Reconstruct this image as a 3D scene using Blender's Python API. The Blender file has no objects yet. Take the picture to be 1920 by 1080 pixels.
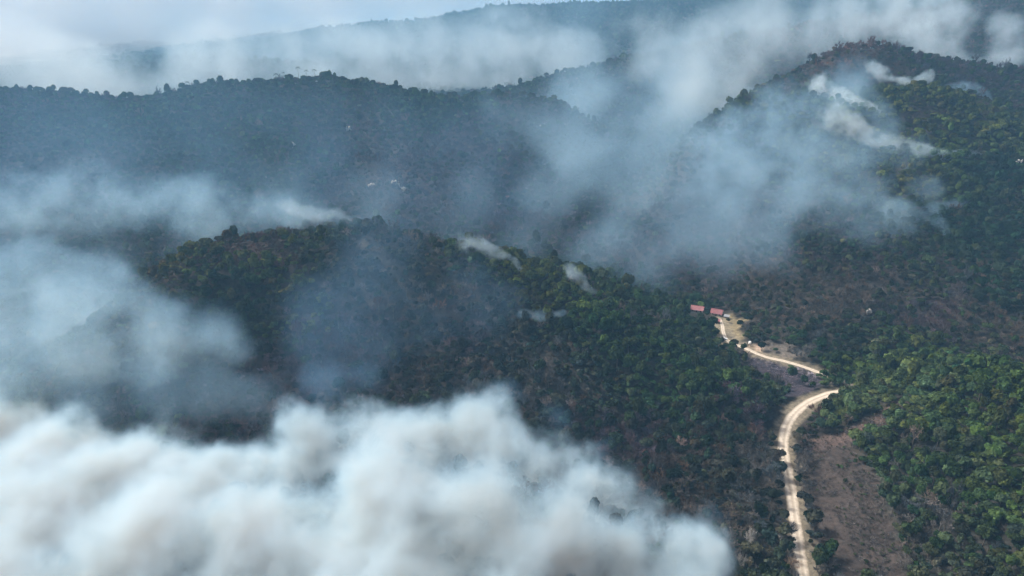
import bpy, bmesh, math, random
import numpy as np
from mathutils import Vector, Matrix, noise as mn

R = math.radians
rng = np.random.default_rng(7)
random.seed(7)
scn = bpy.context.scene
col = scn.collection

# ------------------------------------------------------------------ camera, light, sky, exposure
CAM_H, PITCH, FPX = 220.0, R(20.8), 1371.0
cam_d = bpy.data.cameras.new('camera')
cam = bpy.data.objects.new('camera', cam_d)
col.objects.link(cam)
cam.location = (0, 0, CAM_H)
cam.rotation_euler = (math.pi / 2 - PITCH, 0, 0)
cam_d.sensor_width = 36.0
cam_d.lens = 36.0 * FPX / 1920.0
cam_d.clip_start = 1.0
cam_d.clip_end = 60000.0
scn.camera = cam

SUN_EL, SUN_AZ = R(50), R(-72)          # azimuth from +Y towards +X
world = bpy.data.worlds.new('World')
scn.world = world
world.use_nodes = True
wn = world.node_tree
wn.nodes.clear()
sky = wn.nodes.new('ShaderNodeTexSky')
sky.sky_type = 'NISHITA'
sky.sun_disc = False
sky.sun_elevation = SUN_EL
sky.sun_rotation = SUN_AZ
sky.air_density = 0.7
sky.dust_density = 10.0
sky.ozone_density = 0.4
bg = wn.nodes.new('ShaderNodeBackground')
bg.inputs['Strength'].default_value = 0.15
wo = wn.nodes.new('ShaderNodeOutputWorld')
wn.links.new(sky.outputs[0], bg.inputs[0])
wn.links.new(bg.outputs[0], wo.inputs[0])

sun_d = bpy.data.lights.new('sun', 'SUN')
sun_d.energy = 3.8
sun_d.angle = R(11)
sun_d.color = (1.0, 0.985, 0.965)
sun = bpy.data.objects.new('sun', sun_d)
col.objects.link(sun)
sdir = Vector((math.sin(SUN_AZ) * math.cos(SUN_EL), math.cos(SUN_AZ) * math.cos(SUN_EL), math.sin(SUN_EL)))
sun.rotation_euler = sdir.to_track_quat('Z', 'Y').to_euler()
sun.location = (0, 0, 900)

scn.view_settings.view_transform = 'Standard'
scn.view_settings.look = 'None'
scn.view_settings.exposure = 0.08
scn.view_settings.gamma = 1.0
scn.view_settings.use_curve_mapping = False
HAZE = 1.7e-4
cy = scn.cycles
cy.volume_bounces = 3
cy.max_bounces = 6
cy.diffuse_bounces = 2
cy.glossy_bounces = 1
cy.transmission_bounces = 2
cy.transparent_max_bounces = 24
cy.volume_max_steps = 220
cy.volume_step_rate = 1.0
cy.use_denoising = True
cy.adaptive_threshold = 0.04
cy.caustics_reflective = False
cy.caustics_refractive = False

# ------------------------------------------------------------------ pixel -> world helpers (design-time survey of the photograph)
CT, ST = math.cos(PITCH), math.sin(PITCH)
def ray(px, py):
    u = 540.0 - py
    return np.array([px - 960.0, FPX * CT + u * ST, -FPX * ST + u * CT])
def at_y(px, py, Y):
    d = ray(px, py)
    p = d * (Y / d[1])
    return np.array([p[0], Y, p[2] + CAM_H])
def project(P):
    P = np.atleast_2d(P)
    x = P[:, 0]; y = P[:, 1]; z = P[:, 2] - CAM_H
    f = y * CT - z * ST
    u = y * ST + z * CT
    f = np.where(f < 1, 1e9, f)
    return 960 + FPX * x / f, 540 - FPX * u / f, f

# ------------------------------------------------------------------ terrain heights
SV = [  # pixel x, pixel y, distance ahead of the camera
 # road and valley floor
 (1505,1080,242),(1490,960,282),(1472,850,333),(1500,780,370),(1580,733,400),(1535,700,424),(1400,655,458),(1345,600,508),
 (1250,520,605),(1200,430,758),(1150,350,930),(1200,250,1230),(1330,700,422),(1340,540,585),
 # middle hill crest and face
 (250,540,470),(330,480,470),(480,455,485),(650,425,500),(760,442,500),(880,472,488),(1000,522,470),(1120,560,455),(1250,640,420),(1400,745,372),
 (1000,650,415),(1000,760,370),(700,600,430),(700,760,368),(500,620,420),(1200,760,378),(1300,880,320),(400,760,368),(850,560,445),(1100,700,395),
 (1440,900,305),(1420,1060,247),(1000,1000,268),(500,1000,268),(100,1000,268),(100,760,372),
 # mountain behind
 (0,170,1000),(130,186,980),(270,207,960),(350,170,985),(450,158,995),(520,152,1005),(580,148,1010),(700,157,1010),(790,178,990),(900,184,960),
 (700,400,680),(700,300,800),(700,215,925),(500,230,900),(500,330,770),(500,400,690),(300,260,870),(100,260,870),(100,340,760),(100,450,640),(300,400,690),
 (900,260,850),(900,350,745),(900,430,670),(1000,250,900),(1050,350,800),(1100,430,715),(970,470,640),(1080,220,960),(150,620,500),
 # second ridge
 (940,178,1400),(1050,146,1400),(1130,124,1420),(1190,108,1440),(1300,85,1480),(1400,62,1500),(1550,40,1550),
 # distant ridges
 (210,128,1900),(275,113,1900),(340,122,1900),(420,100,2300),(540,68,3000),(640,56,3000),(760,44,3000),(850,30,3000),(940,17,3000),(1010,20,3000),(1080,10,3000),(1280,-2,3000),
 (1450,-25,3000),(1700,-40,3000),
 # right hill
 (1680,92,900),(1580,104,885),(1500,143,860),(1400,190,830),(1330,228,800),(1285,290,760),(1255,360,720),(1760,112,905),(1850,130,900),(1930,138,905),(2100,130,900),
 (1625,176,800),(1700,160,800),(1790,182,800),(1880,215,780),(1960,230,780),(1660,135,860),
 (1640,240,740),(1700,300,680),(1900,300,680),(1700,400,610),(1860,400,600),(1700,500,540),(1500,400,650),(1500,500,560),(1500,600,490),(1700,600,480),(1900,600,460),
 (1900,500,520),(1400,500,590),(1350,400,700),(1500,300,740),(1450,250,780),(1600,300,705),(1650,680,432),(1760,672,437),(2100,600,440),(2100,400,580),
 # top right
 (1900,30,1400),(1900,80,1250),(1980,-20,1450),(1800,20,1500),(2200,0,1300),
 # near right knoll
 (1920,690,350),(1830,696,360),(1750,715,365),(1660,755,356),(1600,800,348),(1560,830,338),(1900,850,290),(1900,1000,245),(1780,850,300),(1700,950,275),(1700,1060,245),(1600,950,284),(1560,1060,248),(2150,900,260),
]
WP = [  # x, y, z in metres: hidden backs of the hills, surroundings
 (-220,590,24),(-60,590,22),(80,560,12),(-330,600,14),(-600,1160,70),(-300,1170,62),(-50,1150,55),(-800,1150,60),(250,1600,85),(500,1700,95),(0,1600,60),
 (560,1080,110),(400,1050,90),(700,1060,120),(420,850,118),(560,865,128),(330,405,0),(240,425,0),
 (-1100,1000,110),(-1400,600,60),(-1000,400,20),(1300,900,150),(1300,500,110),(900,300,50),(600,200,20),(0,0,5),(-400,100,5),(400,0,8),(-300,-500,0),(300,-500,0),(-1500,-500,10),(1500,-500,20),
 (-1500,2400,60),(-700,2400,55),(0,2400,80),(800,2400,150),(1600,2400,200),(-2600,3000,60),(-1800,3600,40),(0,4200,60),(1800,4200,150),(3500,3500,220),
 (-4500,1500,50),(4500,1500,150),(-6000,6000,40),(0,7500,40),(6000,6000,60),(-9000,12000,30),(0,14000,30),(9000,12000,30),(-9000,0,20),(9000,0,20),(0,-6000,0),
]
def lattice(x, y, seed):
    xi = np.floor(x).astype(np.int64); yi = np.floor(y).astype(np.int64)
    fx = x - xi; fy = y - yi
    fx = fx * fx * fx * (fx * (fx * 6 - 15) + 10); fy = fy * fy * fy * (fy * (fy * 6 - 15) + 10)
    def hsh(a, b):
        v = (a * 374761393 + b * 668265263 + seed * 1442695041) & 0xffffffff
        v = ((v ^ (v >> 13)) * 1274126177) & 0xffffffff
        return ((v ^ (v >> 16)) & 0xffff) / 65535.0 * 2 - 1
    return (hsh(xi, yi) * (1 - fx) + hsh(xi + 1, yi) * fx) * (1 - fy) + (hsh(xi, yi + 1) * (1 - fx) + hsh(xi + 1, yi + 1) * fx) * fy
def fbm(x, y, s, seed, octv=4):
    v = 0; a = 1.0; t = 0
    for o in range(octv):
        v = v + a * lattice(x / s + 17.3 * o, y / s - 9.1 * o, seed + o); t += a
        a *= 0.5; s *= 0.5
    return v / t

pts = np.array([at_y(*s) for s in SV] + [np.array(w, float) for w in WP])
def mq(d2):
    return -np.sqrt(d2 + 42.0 ** 2)
def tnorm(xy):
    return xy
PX = pts[:, :2]
D2 = ((PX[:, None, :] - PX[None, :, :]) ** 2).sum(-1)
n = len(pts)
def relief(x, y, z):
    hgt = np.clip((z - 5) / 60, 0, 1)
    r = fbm(x, y, 80, 3) * 5.0 * hgt + (1 - np.abs(fbm(x + 40, y, 150, 11, 3)) * 2) * 7.0 * hgt - 3.0 * hgt
    return r + fbm(x, y, 500, 21, 5) * 45 * np.clip((y - 1200) / 1500, 0, 1)
target = pts[:, 2] - relief(pts[:, 0], pts[:, 1], pts[:, 2]) - 5.5 * np.clip((pts[:, 2] - 10) / 30, 0, 1)
A = np.zeros((n + 1, n + 1)); A[:n, :n] = mq(D2) + np.eye(n) * 0.8
A[:n, n] = 1; A[n, :n] = 1
sol = np.linalg.solve(A, np.append(target, 0))
W, W0 = sol[:n], sol[n]

# road centre line: pixels on the valley floor, turned into ground points
def floor_pt(px, py, z=0.0):
    d = ray(px, py); t = (z - CAM_H) / d[2]
    return (d[0] * t, d[1] * t)
road_px = [(1700,2100),(1640,1700),(1575,1400),(1530,1180),(1517,1120),(1505,1075),(1494,1000),(1484,930),(1474,872),(1469,835),(1475,800),(1492,773),(1520,753),(1552,740),(1584,733),(1592,722),(1570,710),
           (1533,698),(1500,686),(1468,677),(1440,671),(1416,662),(1402,655),(1384,648),(1366,640),(1357,625),(1354,608),(1349,597)]
rp = np.array([floor_pt(*p) for p in road_px])
def catmull(P, k=8):
    out = []
    P = np.vstack([2 * P[0] - P[1], P, 2 * P[-1] - P[-2]])
    for i in range(1, len(P) - 2):
        for t in np.arange(k) / k:
            out.append(0.5 * ((2 * P[i]) + (-P[i-1] + P[i+1]) * t + (2*P[i-1] - 5*P[i] + 4*P[i+1] - P[i+2]) * t*t + (-P[i-1] + 3*P[i] - 3*P[i+1] + P[i+2]) * t**3))
    out.append(P[-2])
    return np.array(out)
road = catmull(rp, 10)
def road_dist(x, y):
    best = np.full(x.shape, 1e9)
    for (ax, ay), (bx, by) in zip(road[:-1:3], road[3::3]):
        dx, dy = bx - ax, by - ay
        t = np.clip(((x - ax) * dx + (y - ay) * dy) / (dx * dx + dy * dy + 1e-9), 0, 1)
        best = np.minimum(best, np.hypot(x - ax - t * dx, y - ay - t * dy))
    return best

def raw_height(x, y):
    sh = x.shape; x = x.ravel(); y = y.ravel()
    z = np.empty_like(x)
    for i in range(0, len(x), 20000):
        a, b = x[i:i+20000], y[i:i+20000]
        d2 = (a[:, None] - PX[None, :, 0]) ** 2 + (b[:, None] - PX[None, :, 1]) ** 2
        z[i:i+20000] = mq(d2) @ W + W0
    z = z + relief(x, y, z)
    rd = road_dist(x, y)
    k = np.clip((rd - 5) / 16, 0, 1); k = k * k * (3 - 2 * k)
    z = z * k + (0.0 + fbm(x, y, 90, 5, 2) * 0.6) * (1 - k)
    return z.reshape(sh)

def axis(lo, hi, step, flo, fhi, grow=1.18):
    a = list(np.arange(lo, hi + 1e-6, step))
    s, v = step, a[-1]
    while v < fhi:
        s *= grow; v += s; a.append(v)
    s, v = step, a[0]
    while v > flo:
        s *= grow; v -= s; a.insert(0, v)
    return np.array(a)
gx = axis(-760, 820, 4.0, -22000, 22000, 1.12)
gy = axis(60, 1060, 4.0, -9000, 30000, 1.07)
GX, GY = np.meshgrid(gx, gy)
GZ = raw_height(GX, GY)
NX, NY = len(gx), len(gy)
def height(x, y):
    x = np.asarray(x, float); y = np.asarray(y, float)
    i = np.clip(np.searchsorted(gx, x) - 1, 0, NX - 2); j = np.clip(np.searchsorted(gy, y) - 1, 0, NY - 2)
    fx = (x - gx[i]) / (gx[i+1] - gx[i]); fy = (y - gy[j]) / (gy[j+1] - gy[j])
    return (GZ[j, i] * (1-fx) + GZ[j, i+1] * fx) * (1-fy) + (GZ[j+1, i] * (1-fx) + GZ[j+1, i+1] * fx) * fy
def ground_at(px, py, y0=180, y1=3500):
    """first ground point met by the sight line through a pixel"""
    d = ray(px, py)
    ys = np.concatenate([np.arange(y0, 1200, 2.0), np.arange(1200, y1, 8.0)])
    xs = d[0] * ys / d[1]; zs = CAM_H + d[2] * ys / d[1]
    h = height(xs, ys)
    k = np.argmax(zs < h)
    if not (zs < h).any(): k = -1
    return np.array([xs[k], ys[k], h[k]])

# ------------------------------------------------------------------ zones of vegetation (surveyed), spread over the ground
# px, py, share of leafy trees, leaf colour, dry colour
GD = (0.016, 0.036, 0.018); GM = (0.036, 0.068, 0.022); GB = (0.058, 0.094, 0.024); GS = (0.085, 0.120, 0.048); GO = (0.076, 0.098, 0.024)
BR = (0.078, 0.064, 0.055); PU = (0.066, 0.047, 0.058); GR = (0.105, 0.100, 0.095); RD = (0.095, 0.050, 0.040)
ZN = [
 (1800,740,.92,GB,BR),(1880,800,.9,GB,BR),(1860,950,.9,GB,GR),(1760,860,.7,GM,GR),(1700,1000,.5,GM,GR),(1880,1060,.75,GB,BR),(1780,1050,.5,GM,GR),(1700,900,.75,GM,GR),(1820,880,.8,GB,GR),
 (1560,795,.95,GS,BR),(1620,770,.9,GS,BR),(1680,735,.95,GS,BR),(1720,695,.9,GB,BR),(1600,690,.9,GB,BR),(1640,710,.95,GS,BR),(1500,640,.5,GM,GR),(1540,640,.75,GD,BR),
 (1600,560,.22,GM,BR),(1500,580,.18,GM,BR),(1750,620,.22,GM,PU),(1850,640,.35,GM,BR),(1850,450,.85,GD,BR),(1900,560,.75,GD,BR),(1660,190,.97,GO,BR),(1700,175,.97,GO,BR),(1700,205,.97,GO,BR),(1760,200,.9,GO,BR),(1740,270,.95,GO,BR),(1830,230,.8,GO,BR),(1750,240,.75,GO,PU),(1740,225,.1,GO,PU),(1700,330,.7,GO,BR),(1760,290,.95,GB,BR),
 (1850,330,.8,GD,BR),(1680,100,.35,GM,RD),(1600,105,.2,GM,RD),(1770,130,.4,GM,PU),(1560,470,.5,GM,PU),(1400,450,.2,GM,PU),(1300,490,.2,GM,PU),(1400,560,.25,GM,BR),(1880,200,.5,GM,PU),(1900,140,.3,GM,PU),
 (1100,610,.95,GM,BR),(1180,700,.9,GM,BR),(1000,560,.8,GO,BR),(930,510,.8,GO,BR),(1350,830,.55,GD,BR),(1250,900,.4,GD,BR),(1150,820,.35,GD,PU),(1280,700,.85,GM,BR),(1000,720,.4,GD,GR),(950,650,.45,GD,GR),(800,560,.42,GD,GR),(720,520,.45,GD,GR),
 (650,450,.6,GM,GR),(480,458,.15,GO,RD),(360,485,.6,GO,RD),(500,520,.8,GO,RD),(450,590,.8,GD,BR),(560,640,.5,GO,PU),(700,650,.3,GD,PU),(560,720,.12,GD,PU),(860,640,.3,GD,PU),(1420,950,.25,GD,GR),(1440,800,.3,GD,PU),(1370,740,.6,GM,PU),(1450,900,.4,GD,GR),
 (1290,600,.8,GM,BR),(1200,600,.5,GM,GR),
 (850,300,.25,GM,PU),(740,340,.12,GM,PU),(650,260,.3,GM,PU),(500,250,.65,GM,BR),(250,230,.7,GM,BR),(100,320,.25,GM,PU),(60,200,.5,GM,PU),(800,220,.75,GM,BR),(950,400,.3,GM,PU),(450,360,.6,GM,BR),(1050,300,.4,GM,PU),(600,170,.6,GM,BR),
]
zp = np.array([ground_at(z[0], z[1])[:2] for z in ZN])
zg = np.array([z[2] for z in ZN]); zl = np.array([z[3] for z in ZN]); zd = np.array([z[4] for z in ZN])
def zones(x, y):
    x = x + fbm(x, y, 60, 31, 3) * 28; y = y + fbm(x, y, 60, 37, 3) * 28
    g = np.empty(len(x)); l = np.empty((len(x), 3)); d = np.empty((len(x), 3))
    for i in range(0, len(x), 20000):
        a, b = x[i:i+20000], y[i:i+20000]
        w = 1.0 / (((a[:, None] - zp[None, :, 0]) ** 2 + (b[:, None] - zp[None, :, 1]) ** 2) + 60.0) ** 1.8
        w /= w.sum(1, keepdims=True)
        g[i:i+20000] = w @ zg; l[i:i+20000] = w @ zl; d[i:i+20000] = w @ zd
    return g, l, d
def poly_world(pp):
    return np.array([ground_at(*p)[:2] for p in pp])
def inside(P, x, y):
    r = np.zeros(x.shape, bool); j = len(P) - 1
    for i in range(len(P)):
        c = ((P[i, 1] > y) != (P[j, 1] > y)) & (x < (P[j, 0] - P[i, 0]) * (y - P[i, 1]) / (P[j, 1] - P[i, 1] + 1e-12) + P[i, 0])
        r ^= c; j = i
    return r
field = poly_world([(1502,822),(1580,806),(1640,778),(1690,745),(1712,752),(1650,800),(1600,850),(1640,900),(1668,960),(1680,1030),(1700,1100),(1560,1110),(1530,1000),(1508,900),(1498,850)])
burnt = poly_world([(1405,672),(1470,684),(1530,700),(1540,722),(1500,748),(1460,742),(1440,720),(1400,700)])
yard = poly_world([(1342,588),(1362,592),(1395,600),(1392,628),(1370,648),(1345,650),(1340,618)])
pad = poly_world([(1390,652),(1408,645),(1425,655),(1440,668),(1418,672),(1392,666)])
slope_clear = poly_world([(1430,640),(1490,645),(1520,672),(1470,670),(1432,662)])

# ------------------------------------------------------------------ material helpers
def mat(name):
    m = bpy.data.materials.new(name); m.use_nodes = True
    nt = m.node_tree; nt.nodes.clear()
    out = nt.nodes.new('ShaderNodeOutputMaterial')
    return m, nt, out
def node(nt, t, **kw):
    nd = nt.nodes.new(t)
    for k, v in kw.items():
        if k.startswith('i_'):
            key = k[2:]
            nd.inputs[int(key) if key.isdigit() else key].default_value = v
        else:
            setattr(nd, k, v)
    return nd
def simple(name, c, rough=0.8, noise_s=0.0, amt=0.25, metal=0.0, bump=0.0):
    m, nt, out = mat(name)
    b = node(nt, 'ShaderNodeBsdfPrincipled')
    b.inputs['Roughness'].default_value = rough; b.inputs['Metallic'].default_value = metal
    b.inputs['Base Color'].default_value = (*c, 1)
    if noise_s:
        tc = node(nt, 'ShaderNodeTexCoord'); nz = node(nt, 'ShaderNodeTexNoise'); nz.inputs['Scale'].default_value = noise_s; nz.inputs['Detail'].default_value = 5
        nt.links.new(tc.outputs['Object'], nz.inputs['Vector'])
        mx = node(nt, 'ShaderNodeMix', data_type='RGBA')
        mx.inputs[6].default_value = (*[v * (1 - amt) for v in c], 1); mx.inputs[7].default_value = (*[min(1, v * (1 + amt)) for v in c], 1)
        nt.links.new(nz.outputs[0], mx.inputs[0]); nt.links.new(mx.outputs[2], b.inputs['Base Color'])
        if bump:
            bp = node(nt, 'ShaderNodeBump'); bp.inputs['Strength'].default_value = bump
            nt.links.new(nz.outputs[0], bp.inputs['Height']); nt.links.new(bp.outputs[0], b.inputs['Normal'])
    nt.links.new(b.outputs[0], out.inputs[0])
    return m

def ground_material():
    m, nt, out = mat('forest_soil')
    L = nt.links.new
    b = node(nt, 'ShaderNodeBsdfPrincipled'); b.inputs['Roughness'].default_value = 0.95; b.inputs['Specular IOR Level'].default_value = 0.1
    at = node(nt, 'ShaderNodeAttribute', attribute_name='soil')
    tc = node(nt, 'ShaderNodeTexCoord')
    n1 = node(nt, 'ShaderNodeTexNoise'); n1.inputs['Scale'].default_value = 0.35; n1.inputs['Detail'].default_value = 8; n1.inputs['Roughness'].default_value = 0.7
    n2 = node(nt, 'ShaderNodeTexNoise'); n2.inputs['Scale'].default_value = 0.045; n2.inputs['Detail'].default_value = 5
    L(tc.outputs['Object'], n1.inputs['Vector']); L(tc.outputs['Object'], n2.inputs['Vector'])
    mr = node(nt, 'ShaderNodeMapRange'); mr.inputs[1].default_value = .3; mr.inputs[2].default_value = .7; mr.inputs[3].default_value = .45; mr.inputs[4].default_value = 1.6
    L(n1.outputs[0], mr.inputs[0])
    mr2 = node(nt, 'ShaderNodeMapRange'); mr2.inputs[1].default_value = .3; mr2.inputs[2].default_value = .7; mr2.inputs[3].default_value = .75; mr2.inputs[4].default_value = 1.25
    L(n2.outputs[0], mr2.inputs[0])
    mm = node(nt, 'ShaderNodeMath', operation='MULTIPLY'); L(mr.outputs[0], mm.inputs[0]); L(mr2.outputs[0], mm.inputs[1])
    vm = node(nt, 'ShaderNodeVectorMath', operation='SCALE'); L(at.outputs['Color'], vm.inputs[0]); L(mm.outputs[0], vm.inputs['Scale'])
    L(vm.outputs[0], b.inputs['Base Color'])
    bp = node(nt, 'ShaderNodeBump'); bp.inputs['Strength'].default_value = 0.9; bp.inputs['Distance'].default_value = 1.0
    L(n1.outputs[0], bp.inputs['Height']); L(bp.outputs[0], b.inputs['Normal'])
    L(b.outputs[0], out.inputs[0])
    return m

def link_mesh(name, me, m=None, parent=None):
    o = bpy.data.objects.new(name, me); col.objects.link(o)
    if m is not None and len(me.materials) == 0: me.materials.append(m)
    if parent is not None: o.parent = parent
    return o
def np_mesh(name, V, F, smooth=False):
    me = bpy.data.meshes.new(name)
    V = np.asarray(V, np.float32); F = np.asarray(F, np.int32)
    me.vertices.add(len(V)); me.vertices.foreach_set('co', V.ravel())
    k = F.shape[1]
    me.loops.add(F.size); me.loops.foreach_set('vertex_index', F.ravel())
    me.polygons.add(len(F)); me.polygons.foreach_set('loop_start', np.arange(0, F.size, k, dtype=np.int32))
    me.polygons.foreach_set('use_smooth', np.full(len(F), smooth))
    me.update(calc_edges=True); me.validate()
    return me
def tag(o, label=None, cat=None, group=None, kind=None):
    if label: o['label'] = label
    if cat: o['category'] = cat
    if group: o['group'] = group
    if kind: o['kind'] = kind
    return o

# ------------------------------------------------------------------ ground sheet
V = np.stack([GX.ravel(), GY.ravel(), GZ.ravel()], 1)
ii, jj = np.meshgrid(np.arange(NX - 1), np.arange(NY - 1))
a = (jj * NX + ii).ravel()
F = np.stack([a, a + 1, a + NX + 1, a + NX], 1)
me = np_mesh('ground', V, F, True)
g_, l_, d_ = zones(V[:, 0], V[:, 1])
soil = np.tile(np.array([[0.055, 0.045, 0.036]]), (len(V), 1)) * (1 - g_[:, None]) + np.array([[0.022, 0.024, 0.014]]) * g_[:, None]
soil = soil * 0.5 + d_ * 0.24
fx_, fy_ = V[:, 0] + fbm(V[:, 0], V[:, 1], 14, 51, 2) * 4, V[:, 1] + fbm(V[:, 0], V[:, 1], 14, 53, 2) * 4
def paint(mask, c, w=1.0):
    soil[mask] = soil[mask] * (1 - w) + np.array(c) * w
paint(inside(field, fx_, fy_), (0.050, 0.040, 0.035))
nfield = inside(field, fx_, fy_) & (V[:, 1] > 335)
paint(nfield, (0.095, 0.068, 0.058))
paint(inside(burnt, fx_, fy_), (0.050, 0.042, 0.052))
paint(inside(slope_clear, fx_, fy_), (0.115, 0.10, 0.085))
paint(inside(yard, fx_, fy_), (0.19, 0.155, 0.09))
paint(inside(pad, fx_, fy_), (0.42, 0.30, 0.22))
rdv = road_dist(V[:, 0], V[:, 1])
paint((rdv < 6.5) & (V[:, 1] < 560), (0.20, 0.17, 0.12), 0.8)
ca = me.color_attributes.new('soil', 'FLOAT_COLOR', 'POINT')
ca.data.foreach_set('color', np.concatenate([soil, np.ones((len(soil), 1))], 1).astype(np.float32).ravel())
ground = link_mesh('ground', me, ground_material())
tag(ground, kind='structure')

# ------------------------------------------------------------------ dirt road
def ribbon(name, P, halfw, lift, m, cross=9, step=1.0):
    seg = np.hypot(*(P[1:] - P[:-1]).T); s = np.concatenate([[0], np.cumsum(seg)])
    t = np.arange(0, s[-1], step)
    X = np.interp(t, s, P[:, 0]); Y = np.interp(t, s, P[:, 1])
    for _ in range(3):
        X[1:-1] = (X[:-2] + X[1:-1] * 2 + X[2:]) / 4; Y[1:-1] = (Y[:-2] + Y[1:-1] * 2 + Y[2:]) / 4
    tx = np.gradient(X); ty = np.gradient(Y); L = np.hypot(tx, ty); nx, ny = -ty / L, tx / L
    hw = halfw(t, Y) if callable(halfw) else np.full(len(t), halfw)
    u = np.linspace(-1, 1, cross)
    jl = 1 + fbm(t, t * 0, 9, 61, 3) * 0.16; jr = 1 + fbm(t, t * 0, 9, 67, 3) * 0.16
    VX = []; 
    for k, uu in enumerate(u):
        w = hw * uu * (jl if uu < 0 else jr)
        x = X + nx * w; y = Y + ny * w
        VX.append(np.stack([x, y, height(x, y) + lift + 0.08 * (1 - uu * uu)], 1))
    VV = np.stack(VX, 1).reshape(-1, 3); n = len(t)
    F = []
    ia = np.arange(n - 1)[:, None] * cross + np.arange(cross - 1)[None, :]
    F = np.stack([ia, ia + 1, ia + cross + 1, ia + cross], -1).reshape(-1, 4)
    me = np_mesh(name, VV, F[:, ::-1], True)
    uv = me.uv_layers.new(name='across')
    lu = np.tile((u + 1) / 2, n); lv = np.repeat(t / 10.0, cross)
    li = np.empty(len(me.loops), np.int32); me.loops.foreach_get('vertex_index', li)
    uv.data.foreach_set('uv', np.stack([lu[li], lv[li]], 1).astype(np.float32).ravel())
    return link_mesh(name, me, m)
def road_material():
    m, nt, out = mat('pale_dirt'); L = nt.links.new
    b = node(nt, 'ShaderNodeBsdfPrincipled'); b.inputs['Roughness'].default_value = 0.95; b.inputs['Specular IOR Level'].default_value = 0.1
    tc = node(nt, 'ShaderNodeTexCoord')
    nz = node(nt, 'ShaderNodeTexNoise'); nz.inputs['Scale'].default_value = 0.5; nz.inputs['Detail'].default_value = 7
    L(tc.outputs['Object'], nz.inputs['Vector'])
    sp = node(nt, 'ShaderNodeSeparateXYZ'); L(tc.outputs['UV'], sp.inputs[0])
    ramp = node(nt, 'ShaderNodeValToRGB')
    e = ramp.color_ramp.elements
    e[0].position = 0.0; e[0].color = (0.20, 0.165, 0.12, 1)
    e[1].position = 1.0; e[1].color = (0.20, 0.165, 0.12, 1)
    for p, c in ((0.14, (0.46, 0.39, 0.30)), (0.3, (0.60, 0.53, 0.43)), (0.42, (0.47, 0.40, 0.31)), (0.52, (0.42, 0.35, 0.27)), (0.62, (0.56, 0.49, 0.39)), (0.75, (0.62, 0.55, 0.45)), (0.9, (0.44, 0.37, 0.28))):
        x = e.new(p); x.color = (*c, 1)
    wob = node(nt, 'ShaderNodeMath', operation='MULTIPLY_ADD'); wob.inputs[1].default_value = 0.16; 
    L(nz.outputs[0], wob.inputs[0]); 
    sb = node(nt, 'ShaderNodeMath', operation='SUBTRACT'); L(sp.outputs[0], sb.inputs[0]); sb.inputs[1].default_value = 0.08
    L(sb.outputs[0], wob.inputs[2]); L(wob.outputs[0], ramp.inputs[0])
    mr = node(nt, 'ShaderNodeMapRange'); mr.inputs[1].default_value = .3; mr.inputs[2].default_value = .7; mr.inputs[3].default_value = .82; mr.inputs[4].default_value = 1.12
    L(nz.outputs[0], mr.inputs[0])
    vm = node(nt, 'ShaderNodeVectorMath', operation='SCALE'); L(ramp.outputs[0], vm.inputs[0]); L(mr.outputs[0], vm.inputs['Scale'])
    L(vm.outputs[0], b.inputs['Base Color']); L(b.outputs[0], out.inputs[0])
    return m
M_road = road_material()
ro = ribbon('dirt_road', road, lambda t, Y: np.where(Y < 410, 3.05, np.where(Y < 475, 2.0, 1.5)), 0.06, M_road)
tag(ro, kind='structure')

# ------------------------------------------------------------------ trees
def leaf_material(name, trans=0.25):
    m, nt, out = mat(name); L = nt.links.new
    at = node(nt, 'ShaderNodeAttribute', attribute_name='tint', attribute_type='INSTANCER')
    tc = node(nt, 'ShaderNodeTexCoord')
    nz = node(nt, 'ShaderNodeTexNoise'); nz.inputs['Scale'].default_value = 0.7; nz.inputs['Detail'].default_value = 4
    L(tc.outputs['Object'], nz.inputs['Vector'])
    mr = node(nt, 'ShaderNodeMapRange'); mr.inputs[1].default_value = .3; mr.inputs[2].default_value = .7; mr.inputs[3].default_value = .55; mr.inputs[4].default_value = 1.6
    L(nz.outputs[0], mr.inputs[0])
    vm = node(nt, 'ShaderNodeVectorMath', operation='SCALE'); L(at.outputs['Vector'], vm.inputs[0]); L(mr.outputs[0], vm.inputs['Scale'])
    d = node(nt, 'ShaderNodeBsdfDiffuse'); L(vm.outputs[0], d.inputs[0])
    t = node(nt, 'ShaderNodeBsdfTranslucent'); L(vm.outputs[0], t.inputs[0])
    mx = node(nt, 'ShaderNodeMixShader'); mx.inputs[0].default_value = trans
    L(d.outputs[0], mx.inputs[1]); L(t.outputs[0], mx.inputs[2]); L(mx.outputs[0], out.inputs[0])
    return m
M_leaf = leaf_material('leaves')
M_twig = leaf_material('bare_twigs', 0.0)
M_bark = simple('bark', (0.10, 0.085, 0.07), 0.9, 3.0, 0.3)
M_pale = simple('pale_bark', (0.42, 0.40, 0.36), 0.9, 3.0, 0.2)

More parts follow.
